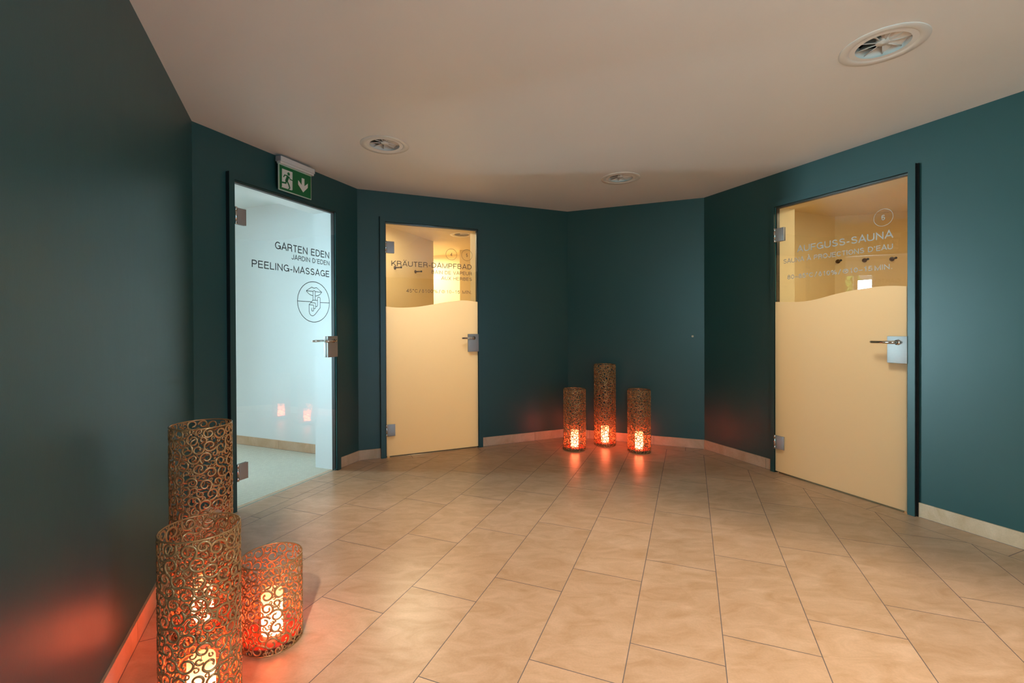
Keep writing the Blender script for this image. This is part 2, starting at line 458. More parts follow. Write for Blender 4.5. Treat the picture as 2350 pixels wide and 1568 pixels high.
# thresholds under the doors carry the same stone
for W, a, b in ((W_GARDEN, 2.07, 3.0), (W_STEAM, 0.61, 1.515), (W_SAUNA, -2.59, -1.675)):
    q = [W @ Vector(p) for p in ((a, 0.0, 0), (b, 0.0, 0), (b, 0.05, 0), (a, 0.05, 0))]
    put([(v.x, v.y) for v in q], 0.0005)
gro = [W_SAUNA @ Vector(p) for p in ((-4.6, 0.4, 0), (REAR_S, 0.4, 0), (REAR_S, -5.6, 0), (-4.6, -5.6, 0))]
fm.add([(v.x, v.y, -0.0012) for v in gro], [(0, 1, 2, 3)], 1); tones.append(0.5)
fm.keep = True
floor = fm.build('floor', [M_TILE, M_GROUT], attr=tones)
tag(floor, 'beige stone-look floor tiles laid diagonally with grey joints', kind='structure')

# ceiling
cm = MB()
q = [W_SAUNA @ Vector(p) for p in ((-4.8, 0.1, 0), (REAR_S + 0.1, 0.1, 0), (REAR_S + 0.1, -5.2, 0), (-4.8, -5.2, 0))]
poly = [(v.x, v.y) for v in q]
for i in range(5): poly = clip(poly, halfplanes[i][0], DD[i] + 0.10)
# unseen slab edges, cut to shape the lit patch on the floor, meet at E0
E0 = (0.52, -0.13)
nA = (0.134, 0.991); nB = (0.655, 0.755)
dA = nA[0] * E0[0] + nA[1] * E0[1]; dB = nB[0] * E0[0] + nB[1] * E0[1]
poly2 = clip(clip(poly, nA, dA), (-nB[0], -nB[1]), -dB)
poly = clip(poly, (-nA[0], -nA[1]), -dA)
VENTS = ((1.648, 2.012), (-0.812, 3.085), (0.947, 3.800))
VR = 0.105


def holed(mb, poly, holes, z, mi=0):
    """flat polygon with round holes, via bmesh triangle fill"""
    bm = bmesh.new(); es = []
    def loop(pts):
        vs = [bm.verts.new((x, y, z)) for x, y in pts]
        for k in range(len(vs)): es.append(bm.edges.new((vs[k], vs[(k + 1) % len(vs)])))
    loop(poly)
    for (hx, hy, hr) in holes: loop([(hx + hr * math.cos(2 * PI * k / 40), hy + hr * math.sin(2 * PI * k / 40)) for k in range(40)])
    bmesh.ops.triangle_fill(bm, use_beauty=True, use_dissolve=False, edges=es)
    bm.verts.index_update()
    mb.add([v.co for v in bm.verts], [[v.index for v in f.verts] for f in bm.faces], mi); bm.free()


holed(cm, poly, [(x, y, VR * 0.93) for x, y in VENTS], HC)
n = len(poly)
cm.add([(x, y, HC) for x, y in poly] + [(x, y, HC + 0.25) for x, y in poly], [(i, (i + 1) % n, (i + 1) % n + n, i + n) for i in range(n)] + [tuple(range(n, 2 * n))])
cm.prism(poly2, HC, HC + 0.25)
tag(cm.build('ceiling', M_CEIL), 'smooth off-white ceiling with round air vents', kind='structure')

# ------------------------------------------------------------------ walls
WT = 0.21
EX = 0.0865         # fills the mitre where two walls meet
DOORS = {'garden': (W_GARDEN, 2.044, 2.081, 2.988, 3.025), 'steam': (W_STEAM, 0.576, 0.6185, 1.503, 1.546), 'sauna': (W_SAUNA, -2.6185, -2.584, -1.684, -1.6465)}
HTOP = 2.128


def wall_run(name, W, s0, s1, label, door=None, inside=None, thick=WT, hook=None, ziptop=HC):
    mb = MB()
    if door is None:
        mb.box(s0, 0, 0, s1, thick, ziptop, mis=(0, 0, 0, 0, 0, 0))
        mats = [M_WALL]
    else:
        a, b = door[2] + 0.0, door[3] - 0.0; t = HTOP + 0.004
        # front y=0 is teal, back and reveals take the colour of the room behind
        mb.box(s0, 0, 0, a, thick, t, mis=(0, None, 0, 1, 1, 0))
        mb.box(b, 0, 0, s1, thick, t, mis=(0, None, 0, 0, 1, 1))
        mb.box(s0, 0, t, s1, thick, ziptop, mis=(None, 0, 0, 0, 1, 0))
        mb.add([(a, 0, t), (b, 0, t), (b, thick, t), (a, thick, t)], [(0, 3, 2, 1)], 1)
        mats = [M_WALL, inside]
    mb.keep = True
    o = mb.build(name, mats, mat=W)
    return tag(o, label, kind='structure')


WIN = (-2.9, -0.6, 0.65, 2.15)   # unseen opening added behind the camera to light the right wall


def left_wall():
    mb = MB(); a, b, c, d = WIN
    mb.box(-3.4, 0, 0, a, WT, HC); mb.box(b, 0, 0, S_A[0] + EX, WT, HC); mb.box(a, 0, 0, b, WT, c); mb.box(a, 0, d, b, WT, HC)
    return tag(mb.build('wall_left', M_WALL, mat=W_LEFT), 'dark teal satin wall along the left edge', kind='structure')


left_wall()
wall_run('wall_front_left', W_GARDEN, S_A[1] - EX, S_B[0] + EX, 'dark teal wall holding the glass massage room door', DOORS['garden'], M_WHITE)
wall_run('wall_back_left', W_STEAM, S_B[1] - EX, S_C[0] + EX, 'dark green-teal wall holding the steam bath door', DOORS['steam'], M_OCHRE)
wall_run('wall_back', W_BACK, S_C[1] - EX, S_D[0] + EX, 'dark teal back wall between the two door walls, behind the lanterns')
wall_run('wall_right', W_SAUNA, S_D[1] - EX, REAR_S + 0.2, 'teal wall at the right holding the sauna door', DOORS['sauna'], M_OCHRE)
# rear of the hall (behind the photographer) and the side window added for its cool light
p0 = W_SAUNA @ Vector((REAR_S, 0, 0))
rm = MB(); rm.box(REAR_S, -5.2, 0, REAR_S + 0.2, 0.2, HC)
tag(rm.build('wall_rear', M_WALL, mat=W_SAUNA), 'rear teal wall, behind the camera', kind='structure')
wm = MB()
for x in (WIN[0], (WIN[0] + WIN[1]) / 2 - 0.03, WIN[1] - 0.06): wm.box(x, 0.08, WIN[2], x + 0.06, 0.14, WIN[3])
wm.box(WIN[0], 0.08, WIN[2], WIN[1], 0.14, WIN[2] + 0.06); wm.box(WIN[0], 0.08, WIN[3] - 0.06, WIN[1], 0.14, WIN[3])
tag(wm.build('window_1', M_WINF, mat=W_LEFT), 'unseen white-framed window added in the left wall to light the right wall', kind='structure')


um = MB()
a0_, a1_, b0_, b1_ = -1.3, REAR_S + 0.25, -4.35, 0.25      # unseen shell added to enclose the high lamp
um.box(a0_, b0_, 2.66, a0_ + 0.1, b1_, 4.3); um.box(a1_, b0_ - 1, 2.0, a1_ + 0.1, b1_ + 0.1, 4.3)
um.box(a0_, b1_, 2.0, a1_, b1_ + 0.1, 4.3); um.box(a0_, b0_ - 0.1, 2.0, a1_, b0_, 4.3); um.box(a0_, b0_ - 0.1, 4.3, a1_ + 0.1, b1_ + 0.1, 4.4)
tag(um.build('ceiling_added_shell', M_CEIL, mat=W_SAUNA), 'unseen white shell added around the high lamp behind the camera', kind='structure')


# ------------------------------------------------------------------ skirting tiles
def skirting(name, W, s0, s1, joints, label, m0=0.0, m1=0.0, h=0.088, mat=None):
    mb = MB(); tn = []
    cuts = [s0] + [j for j in sorted(joints) if s0 < j < s1] + [s1]
    for k, (a, b) in enumerate(zip(cuts[:-1], cuts[1:])):
        a2, b2 = a + (0.0013 if k else 0), b - (0.0013 if b != s1 else 0)
        t = 0.009
        aa = a2 + (m0 if k == 0 else 0); bb = b2 - (m1 if b == s1 else 0)
        pl = [(a2, 0.0), (b2, 0.0), (bb, -t), (aa, -t)]
        mb.prism(pl[::-1], 0.0, h)
        tn += [R.random()] * 6
    mb.box(s0 + 0.002, -0.006, 0, s1 - 0.002, 0.0, h - 0.002, 1); tn += [0.5] * 6
    mb.box(s0 + 0.01, -0.0105, -0.001, s1 - 0.01, -0.006, 0.0016, 1); tn += [0.5] * 6
    mb.keep = True
    return tag(mb.build(name, [mat or M_SKIRT, M_GROUT], mat=W, attr=tn), label, kind='structure')


mt = 0.0037
skirting('baseboard_left', W_LEFT, -3.0, S_A[0], [2.13 - 0.657 * k for k in range(9)] + [2.787], 'stone skirting tiles along the left wall', 0, mt)
skirting('baseboard_front_left_a', W_GARDEN, S_A[1], 2.044, [], 'stone skirting left of the massage room door', mt, 0)
skirting('baseboard_front_left_b', W_GARDEN, 3.025, S_B[0], [], 'short stone skirting right of the massage room door', 0, mt)
skirting('baseboard_back_left_a', W_STEAM, S_B[1], 0.576, [], 'short stone skirting left of the steam bath door', mt, 0)
skirting('baseboard_back_left_b', W_STEAM, 1.546, S_C[0], [2.121], 'stone skirting right of the steam bath door', 0, mt)
skirting('baseboard_back', W_BACK, S_C[1], S_D[0], [-1.038, -0.397], 'stone skirting behind the three far lanterns', mt, mt)
skirting('baseboard_right_a', W_SAUNA, S_D[1], -2.6185, [-2.676], 'stone skirting left of the sauna door', mt, 0)
skirting('baseboard_right_b', W_SAUNA, -1.638, 3.0, [-0.99 + 0.657 * k for k in range(7)], 'pale stone skirting right of the sauna door')

# ------------------------------------------------------------------ stroke lettering (cap height 1, pen 0.13)
def arc(cx, cy, rx_, ry_, a0, a1, n=None):
    n = n or max(4, int(abs(a1 - a0) / 15))
    return [(cx + rx_ * math.cos(math.radians(a0 + (a1 - a0) * k / n)), cy + ry_ * math.sin(math.radians(a0 + (a1 - a0) * k / n))) for k in range(n + 1)]


h_ = 0.065
GLY = {
    'A': (0.72, [[(0.02, 0), (0.36, 1), (0.70, 0)], [(0.14, 0.33), (0.58, 0.33)]]),
    'B': (0.68, [[(h_, h_), (h_, 1 - h_), (0.36, 1 - h_)] + arc(0.36, 0.745, 0.19, 0.19, 90, -90) + [(h_, 0.53)], [(0.36, 0.53)] + arc(0.37, 0.297, 0.232, 0.232, 90, -90) + [(h_, h_)]]),
    'C': (0.74, [arc(0.385, 0.5, 0.32, 0.435, 38, 322)]),
    'D': (0.74, [[(h_, h_), (h_, 1 - h_), (0.30, 1 - h_)] + arc(0.30, 0.5, 0.36, 0.435, 90, -90) + [(h_, h_)]]),
    'E': (0.64, [[(0.58, 1 - h_), (h_, 1 - h_), (h_, h_), (0.60, h_)], [(h_, 0.52), (0.55, 0.52)]]),
    'F': (0.60, [[(0.57, 1 - h_), (h_, 1 - h_), (h_, 0)], [(h_, 0.50), (0.52, 0.50)]]),
    'G': (0.79, [arc(0.40, 0.5, 0.335, 0.435, 42, 345), [(0.44, 0.46), (0.725, 0.46), (0.725, 0.02)]]),
    'H': (0.74, [[(h_, 0), (h_, 1)], [(0.655, 0), (0.655, 1)], [(h_, 0.52), (0.655, 0.52)]]),
    'I': (0.19, [[(0.09, 0), (0.09, 1)]]),
    'J': (0.54, [[(0.45, 1), (0.45, 0.29)] + arc(0.25, 0.29, 0.20, 0.225, 0, -180)]),
    'K': (0.71, [[(h_, 0), (h_, 1)], [(0.63, 1), (h_ + 0.02, 0.38)], [(0.27, 0.57), (0.67, 0)]]),
    'L': (0.56, [[(h_, 1), (h_, h_), (0.54, h_)]]),
    'M': (0.86, [[(h_, 0), (h_, 0.93), (0.425, 0.06), (0.785, 0.93), (0.785, 0)]]),
    'N': (0.74, [[(h_, 0), (h_, 0.93), (0.655, 0.07), (0.655, 1)]]),
    'O': (0.80, [arc(0.39, 0.5, 0.335, 0.435, 0, 360)]),
    'P': (0.66, [[(h_, 0), (h_, 1 - h_), (0.36, 1 - h_)] + arc(0.36, 0.70, 0.225, 0.235, 90, -90) + [(h_, 0.465)]]),
    'R': (0.71, [[(h_, 0), (h_, 1 - h_), (0.38, 1 - h_)] + arc(0.38, 0.715, 0.22, 0.22, 90, -90) + [(h_, 0.495)], [(0.40, 0.495)] + arc(0.42, 0.30, 0.17, 0.195, 90, 0) + [(0.60, 0.12), (0.63, 0.0)]]),
    'S': (0.67, [arc(0.33, 0.725, 0.225, 0.21, 20, 250) + [(0.36, 0.505)] + arc(0.335, 0.28, 0.255, 0.215, 62, -165)]),
    'T': (0.61, [[(0.02, 1 - h_), (0.58, 1 - h_)], [(0.30, 1 - h_), (0.30, 0)]]),
    'U': (0.73, [[(h_, 1), (h_, 0.34)] + arc(0.36, 0.34, 0.295, 0.275, 180, 360) + [(0.655, 1)]]),
    'V': (0.68, [[(0.02, 1), (0.34, 0.04), (0.66, 1)]]),
    'X': (0.68, [[(0.04, 1), (0.64, 0)], [(0.64, 1), (0.04, 0)]]),
    '0': (0.58, [arc(0.28, 0.5, 0.22, 0.435, 0, 360)]),
    '1': (0.56, [[(0.13, 0.77), (0.26, 0.80), (0.34, 0.97), (0.34, 0)]]),
    '4': (0.58, [[(0.42, 0), (0.42, 0.95), (0.05, 0.30), (0.55, 0.30)]]),
    '5': (0.58, [[(0.50, 1 - h_), (0.14, 1 - h_), (0.09, 0.52)] + arc(0.27, 0.32, 0.225, 0.255, 125, -160)]),
    '6': (0.58, [arc(0.30, 0.62, 0.235, 0.315, 35, 180) + [(0.065, 0.34)] + arc(0.285, 0.32, 0.215, 0.255, 175, -185)]),
    '8': (0.58, [arc(0.285, 0.735, 0.185, 0.20, 0, 360), arc(0.285, 0.295, 0.22, 0.23, 0, 360)]),
    '%': (0.92, [arc(0.20, 0.74, 0.14, 0.195, 0, 360), arc(0.72, 0.26, 0.14, 0.195, 0, 360), [(0.66, 1), (0.27, 0)]]),
    '\u00b0': (0.34, [arc(0.15, 0.85, 0.10, 0.10, 0, 360)]),
    '/': (0.36, [[(0.0, -0.03), (0.32, 1.03)]]),
    '-': (0.38, [[(0.03, 0.36), (0.33, 0.36)]]),
    '\u2013': (0.56, [[(0.0, 0.36), (0.54, 0.36)]]),
    '.': (0.26, [[(0.12, 0.0), (0.12, 0.13)]]),
    '\u2019': (0.22, [[(0.10, 1.0), (0.10, 0.86), (0.06, 0.74)]]),
    '~': (0.52, [[(0.25, 0.98), (0.13, 0.62), (0.075, 0.42)] + arc(0.25, 0.27, 0.185, 0.20, 165, 375) + [(0.37, 0.62), (0.25, 0.98)]]),         # drop
    '@': (0.86, [arc(0.42, 0.5, 0.36, 0.40, 0, 360), [(0.27, 0.66), (0.42, 0.46), (0.60, 0.70)]]),                                        # clock
    ' ': (0.34, []), '_': (0.06, []),
}
GLY['\u00c4'] = (0.72, GLY['A'][1] + [[(0.20, 1.13), (0.20, 1.26)], [(0.52, 1.13), (0.52, 1.26)]])
GLY['\u00c0'] = (0.72, GLY['A'][1] + [[(0.22, 1.32), (0.40, 1.12)]])


def ribbon(mb, pts, w, y, closed=False, mi=0):
    """flat vinyl stroke in the x,z plane"""
    q_ = [pts[0]]
    for p in pts[1:]:
        if math.dist(p, q_[-1]) > 1e-6: q_.append(p)
    pts = q_
    if len(pts) > 2 and math.dist(pts[0], pts[-1]) < 1e-4: closed = True; pts = pts[:-1]
    n = len(pts); L_, R_ = [], []
    for i in range(n):
        p = pts[i]
        a = pts[i - 1] if (i > 0 or closed) else None; b = pts[(i + 1) % n] if (i < n - 1 or closed) else None
        def nn(p, q):
            d = math.dist(p, q) or 1e-9; return (-(q[1] - p[1]) / d, (q[0] - p[0]) / d)
        if a is None: m = nn(p, b); k = 1
        elif b is None: m = nn(a, p); k = 1
        else:
            n1, n2 = nn(a, p), nn(p, b); mx, my = n1[0] + n2[0], n1[1] + n2[1]; l = math.hypot(mx, my) or 1e-9
            m = (mx / l, my / l); c = m[0] * n1[0] + m[1] * n1[1]; k = min(1 / max(c, 0.2), 2.6)
        L_.append((p[0] + m[0] * w / 2 * k, y, p[1] + m[1] * w / 2 * k)); R_.append((p[0] - m[0] * w / 2 * k, y, p[1] - m[1] * w / 2 * k))
    vs = L_ + R_
    mb.add(vs, [(i, (i + 1) % n, (i + 1) % n + n, i + n) for i in range(n if closed else n - 1)], mi)


def text_mesh(txt, s_left, s_right, z, cap, y, pen=0.13, wi=1):
    tr = 0.10
    widths = [GLY[c][0] for c in txt]
    k_ = (DD[wi] + GY) / DD[wi]; s_left *= k_; s_right *= k_; cap *= k_; z = CH + (z - CH) * k_
    nat = sum(widths) + tr * (len(txt) - 1)
    kx = (s_right - s_left) / (nat * cap)
    mb = MB(); x = 0
    for c, w in zip(txt, widths):
        for st in GLY[c][1]:
            ribbon(mb, [(s_left + (x + px) * cap * kx, z + pz * cap) for px, pz in st], pen * cap, y)
        x += w + tr
    return mb


def circle_pts(cx, cz, rx_, rz_, n=56): return [(cx + rx_ * math.cos(2 * PI * k / n), cz + rz_ * math.sin(2 * PI * k / n)) for k in range(n + 1)]


# ------------------------------------------------------------------ glass doors
GY = -0.022       # front face of the glass leaves


def build_door(name, key, label, wave=None, off_lever=0.0):
    W, so0, si0, si1, so1 = DOORS[key]
    root = empty(name, W); tag(root, label, kind='structure')
    # door frame: proud steel casing, near side painted black, black rubber rebate
    f = MB(); y0 = -0.030
    zt = 2.170
    f.box(so0, y0, 0.0, si0, 0.0, zt); f.box(si1, y0, 0.0, so1, 0.0, zt); f.box(si0, y0, HTOP, si1, 0.0, zt)
    fr = f.build('door_frame', M_FRAME, root)
    s = MB()
    t = 0.0015
    s.box(si0, y0 + 0.004, 0.0, si0 + t, 0.02, HTOP); s.box(si1 - t, y0 + 0.004, 0.0, si1, 0.02, HTOP); s.box(si0, y0 + 0.004, HTOP - t, si1, 0.02, HTOP)
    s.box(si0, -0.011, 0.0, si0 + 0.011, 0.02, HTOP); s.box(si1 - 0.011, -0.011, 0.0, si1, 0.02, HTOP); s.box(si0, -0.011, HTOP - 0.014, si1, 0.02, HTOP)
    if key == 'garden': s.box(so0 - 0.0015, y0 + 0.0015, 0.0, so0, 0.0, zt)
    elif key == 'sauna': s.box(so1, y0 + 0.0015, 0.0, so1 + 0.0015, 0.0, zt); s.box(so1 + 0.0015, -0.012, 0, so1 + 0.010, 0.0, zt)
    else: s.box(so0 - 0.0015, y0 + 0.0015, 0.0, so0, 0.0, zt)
    tag(s.build('rubber_seal', M_BLACK, root), 'black rubber seal and black-painted casing side')
    # glass leaf
    gx0, gx1, gz0, gz1 = si0 + 0.003, si1 - 0.003, 0.012, HTOP - 0.005
    gm = MB()
    gm.box(gx0, GY, gz0, gx1, GY + 0.008, gz1, mis=(1, 1, 0, 1, 0, 1))
    gm.keep = True
    gl = gm.build('glass_leaf', [M_GLASS, M_EDGE], root)
    if wave:
        xs = np.linspace(gx0 + 0.002, gx1 - 0.002, 60)
        wx, wz = zip(*wave)
        # smooth the measured wave with a cosine blend
        def wz_at(x):
            i = max(0, min(len(wx) - 2, int(np.searchsorted(wx, x)) - 1))
            t_ = min(1, max(0, (x - wx[i]) / (wx[i + 1] - wx[i])))
            m0 = (wz[i + 1] - wz[max(i - 1, 0)]) / (wx[i + 1] - wx[max(i - 1, 0)]); m1 = (wz[min(i + 2, len(wx) - 1)] - wz[i]) / (wx[min(i + 2, len(wx) - 1)] - wx[i])
            hh = wx[i + 1] - wx[i]; t2, t3 = t_ * t_, t_ ** 3
            return (2 * t3 - 3 * t2 + 1) * wz[i] + (t3 - 2 * t2 + t_) * hh * m0 + (-2 * t3 + 3 * t2) * wz[i + 1] + (t3 - t2) * hh * m1
        fb = MB()
        vs = [(x, GY - 0.0008, gz0 + 0.002) for x in xs] + [(x, GY - 0.0008, wz_at(x)) for x in xs]
        k = len(xs)
        fb.add(vs, [(i, i + 1, i + 1 + k, i + k) for i in range(k - 1)])
        tag(fb.build('frosted_film', M_FROST, root), 'cream frosted film with a wavy top edge')
        # draught strip at the foot
        ds = MB(); ds.box(gx0 + 0.03, GY + 0.001, 0.002, gx1 - 0.02, GY + 0.007, 0.013)
        ds.build('bottom_seal', M_PEG, root)
    # hinges
    for zc in (1.899, 0.247):
        hb = MB()
        hb.bbox(si0 + 0.014, GY - 0.007, zc - 0.053, si0 + 0.082, GY - 0.0002, zc + 0.053, 0.0012)
        hb.bbox(si0 + 0.020, GY + 0.0090, zc - 0.053, si0 + 0.082, GY + 0.015, zc + 0.053, 0.0012)
        h = hb.build('hinge', M_STEEL, root)
        for z0, z1 in ((zc - 0.055, zc - 0.030), (zc - 0.028, zc + 0.028), (zc + 0.030, zc + 0.055)):
            kb = MB(); kb.lathe([(0.0, z0), (0.0075, z0), (0.0085, z0 + 0.001), (0.0085, z1 - 0.001), (0.0075, z1), (0, z1)], 20, (si0 + 0.006, GY - 0.009))
            kb.build('hinge_knuckle', M_CHROME, h)
    # lock case and lever
    pe = si1 + 0.002 if key != 'sauna' else si1 - 0.0005
    p1 = si1 - 0.0005; p0_ = p1 - 0.108; z0, z1 = 0.938, 1.108
    lb = MB(); lb.bbox(p0_, -0.035, z0, p1, GY - 0.0002, z1, 0.0012); lb.bbox(p0_ + 0.002, GY + 0.0092, z0, p1 - 0.012, 0.010, z1, 0.0012)
    lb.build('lock_plate', M_STEEL, root)
    hx, hz = p1 - 0.062 + 0.012, 1.070
    for sgn, yb in ((-1, -0.035), (1, 0.010)):
        hm = MB()
        hm_pts = [(hx, yb, hz), (hx, yb + sgn * 0.022, hz)]
        for k in range(1, 7):
            a = k / 6 * PI / 2
            hm_pts.append((hx - 0.020 * (1 - math.cos(a)), yb + sgn * (0.022 + 0.020 * math.sin(a)), hz))
        hm_pts.append((hx - 0.125, yb + sgn * 0.042, hz)); 
        hm.tube(hm_pts, [0.0095] * len(hm_pts), 14)
        ex = hx - 0.125
        hm.lathe([(0.0001, 0), (0.0001, 0)], 3)  # keeps the helper's vertex order stable
        ring = []
        for k in range(0, 5):
            a = k / 4 * PI / 2
            ring.append((ex - 0.0095 * math.sin(a), yb + sgn * 0.042, hz))
        hm.tube(ring, [max(0.0005, 0.0095 * math.cos(k / 4 * PI / 2)) for k in range(5)], 14)
        lv = hm.build('lever_handle', M_CHROME, root)
        cb = MB(); cb.tube([(hx, yb, hz), (hx, yb + sgn * 0.007, hz)], 0.0165, 20)
        cb.build('collar', M_CHROME, lv)
    return root


WAVE2 = [(0.615, 1.366), (0.703, 1.357), (0.801, 1.357), (0.922, 1.367), (1.062, 1.391), (1.172, 1.412), (1.323, 1.431), (1.411, 1.430), (1.510, 1.419)]
WAVE3 = [(-2.590, 1.369), (-2.447, 1.360), (-2.344, 1.360), (-2.246, 1.372), (-2.136, 1.396), (-2.009, 1.417), (-1.876, 1.430), (-1.776, 1.430), (-1.680, 1.419)]
door1 = build_door('door_1', 'garden', 'clear glass door with black lettering GARTEN EDEN, under the exit sign')
door2 = build_door('door_2', 'steam', 'glass door with wavy frosted lower half, lettered KR\u00c4UTER-DAMPFBAD', WAVE2)
door3 = build_door('door_3', 'sauna', 'glass door with wavy frosted lower half, lettered AUFGUSS-SAUNA', WAVE3)
YT = GY - 0.0006
for txt, a, b, z, cap in (('GARTEN EDEN', 2.410, 2.937, 1.738, 0.053), ('JARDIN D\u2019EDEN', 2.555, 2.938, 1.682, 0.036), ('PEELING-MASSAGE', 2.223, 2.936, 1.587, 0.050)):
    text_mesh(txt, a, b, z, cap, YT).build('lettering', M_BLACKV, door1)
LOGO = [[(2.6925, 1.4609), (2.746, 1.4916), (2.7704, 1.4859), (2.797, 1.4918), (2.8505, 1.4593)], [(2.6925, 1.4601), (2.7583, 1.4601)], [(2.7839, 1.4593), (2.8505, 1.4593)], [(2.6925, 1.4601), (2.7062, 1.447), (2.726, 1.4342), (2.7563, 1.4263)], [(2.7843, 1.4254), (2.8114, 1.4304), (2.8326, 1.4409), (2.8505, 1.4593)], [(2.7587, 1.3922), (2.7593, 1.4571), (2.7634, 1.4643), (2.7709, 1.467), (2.7788, 1.4649), (2.7832, 1.4574), (2.7826, 1.3929)], [(2.6073, 1.3782), (2.7406, 1.3784)], [(2.8355, 1.3771), (2.9334, 1.3776)], [(2.8058, 1.392), (2.7587, 1.3917), (2.7193, 1.3555), (2.7188, 1.3029), (2.7247, 1.2851), (2.7363, 1.2737), (2.7514, 1.2694), (2.7651, 1.2725), (2.7788, 1.2811), (2.8334, 1.3352), (2.834, 1.4093), (2.8288, 1.4169), (2.8183, 1.419), (2.8095, 1.4153), (2.806, 1.4077), (2.8055, 1.3539), (2.8019, 1.3459), (2.7949, 1.343), (2.787, 1.3453)], [(2.7405, 1.3719), (2.7797, 1.3711), (2.7848, 1.3674), (2.7845, 1.3335), (2.781, 1.3268), (2.7751, 1.3248), (2.7673, 1.3271)], [(2.7193, 1.3537), (2.7624, 1.354), (2.7651, 1.351), (2.7648, 1.3133), (2.7613, 1.3075), (2.7552, 1.3057), (2.7484, 1.3084), (2.7451, 1.314), (2.7452, 1.3308)]]
lg = MB()
K1 = (DD[1] + GY) / DD[1]
for st in LOGO: ribbon(lg, [(x * K1, CH + (z - CH) * K1) for x, z in st], 0.0042, YT)
ribbon(lg, circle_pts(2.7703 * K1, CH + (1.378 - CH) * K1, 0.163 * K1, 0.157 * K1, 72), 0.0048, YT)
tag(lg.build('silence_emblem', M_BLACKV, door1), 'black line emblem of lips and a raised finger in a circle')
for txt, a, b, z, cap in (('KR\u00c4UTER-DAMPFBAD', 0.678, 1.447, 1.736, 0.047), ('BAIN DE VAPEUR', 1.050, 1.448, 1.679, 0.032), ('AUX HERBES', 1.143, 1.448, 1.625, 0.031), ('45\u00b0C_/_~100%_/_@_10\u201315 MIN.', 0.812, 1.448, 1.498, 0.031)):
    text_mesh(txt, a, b, z, cap, YT, 0.135, 2).build('lettering', M_SILV_DIM, door2)
for txt, a, b, z, cap in (('AUFGUSS-SAUNA', -2.413, -1.778, 1.741, 0.048), ('SAUNA \u00c0 PROJECTIONS D\u2019EAU', -2.527, -1.778, 1.668, 0.034), ('80\u201385\u00b0C_/_~10%_/_@10\u201315_MIN.', -2.493, -1.779, 1.541, 0.033)):
    text_mesh(txt, a, b, z, cap, YT, 0.14, 4).build('lettering', M_SILV, door3)


def number_disc(root, num, cx, cz, rx_, rz_, cap, wi, mat):
    mb = text_mesh(num, cx - 0.27 * cap, cx + 0.27 * cap, cz - cap / 2, cap, YT, 0.13, wi)
    k_ = (DD[wi] + GY) / DD[wi]; cx *= k_; cz = CH + (cz - CH) * k_
    ribbon(mb, circle_pts(cx, cz, rx_, rz_), 0.0026, YT)
    mb.build('number_badge', mat, root)


number_disc(door2, '4', 1.2425, 1.871, 0.053, 0.053, 0.032, 2, M_SILV_DIM)
number_disc(door2, '5', 1.398, 1.872, 0.053, 0.053, 0.032, 2, M_SILV_DIM)
number_disc(door3, '6', -1.833, 1.881, 0.055, 0.055, 0.036, 4, M_SILV)

# ------------------------------------------------------------------ rooms behind the doors
def room_wall(mb, pts, h, t=0.08, close=False, z0=0.0):
    """upright wall ribbon with thickness, given plan points; interior on the left of the walk"""
    n = len(pts); P = [Vector((x, y)) for x, y in pts]; out = []
    for i in range(n):
        a = P[i - 1] if i > 0 else None; b = P[i + 1] if i < n - 1 else None
        ns = []
        if a is not None: d = (P[i] - a).normalized(); ns.append(Vector((d.y, -d.x)))
        if b is not None: d = (b - P[i]).normalized(); ns.append(Vector((d.y, -d.x)))
        m = sum(ns, Vector((0, 0))); m.normalize(); out.append(P[i] + m * t / max(0.3, m.dot(ns[0])))
    for i in range(n - 1):
        a, b, c, d = P[i], P[i + 1], out[i + 1], out[i]
        mb.prism([(a.x, a.y), (d.x, d.y), (c.x, c.y), (b.x, b.y)], z0, h)


# garden room (behind door 1), in the frame of its wall
GC = 2.375
gx0, gx1, gy0, gy1 = -0.5, 3.31, WT, 2.75
mb = MB(); mb.box(gx1, gy0, 0, gx1 + 0.08, gy1 + 0.1, GC)
tag(mb.build('wall_garden_room_right', M_WHITE, mat=W_GARDEN), 'bright white wall seen through the clear glass door', kind='structure')
mb = MB(); mb.box(gx0 - 0.1, gy0, 0, gx0, gy1 + 0.1, GC)
tag(mb.build('wall_garden_room_left', M_WHITE, mat=W_GARDEN), 'white side wall of the massage room', kind='structure')
WW = (1.86, 3.05, 0.05, 2.15)
mb = MB(); mb.box(gx0, gy1, 0, WW[0], gy1 + 0.1, GC); mb.box(WW[1], gy1, 0, gx1, gy1 + 0.1, GC); mb.box(WW[0], gy1, WW[3], WW[1], gy1 + 0.1, GC); mb.box(WW[0], gy1, 0, WW[1], gy1 + 0.1, WW[2])
tag(mb.build('wall_garden_room_window', M_WHITE, mat=W_GARDEN), 'white wall holding the garden window', kind='structure')
mb = MB()
for x in (WW[0], 2.14, WW[1] - 0.06): mb.box(x, gy1 + 0.02, WW[2], x + 0.06, gy1 + 0.08, WW[3])
mb.box(WW[0], gy1 + 0.02, WW[2], WW[1], gy1 + 0.08, WW[2] + 0.06); mb.box(WW[0], gy1 + 0.02, WW[3] - 0.06, WW[1], gy1 + 0.08, WW[3])
w2 = mb.build('window_2', M_WINF, mat=W_GARDEN); tag(w2, 'white-framed garden window mirrored in the sauna door glass', kind='structure')
mb = MB(); mb.box(WW[0] + 0.05, gy1 + 0.045, WW[2] + 0.05, WW[1] - 0.05, gy1 + 0.051, WW[3] - 0.05); mb.keep = True
mb.build('window_pane', M_GLASS, w2)
mb = MB(); mb.box(-1.8, gy0 - 0.0, GC, gx1 + 0.08, gy1 + 0.1, GC + 0.2)
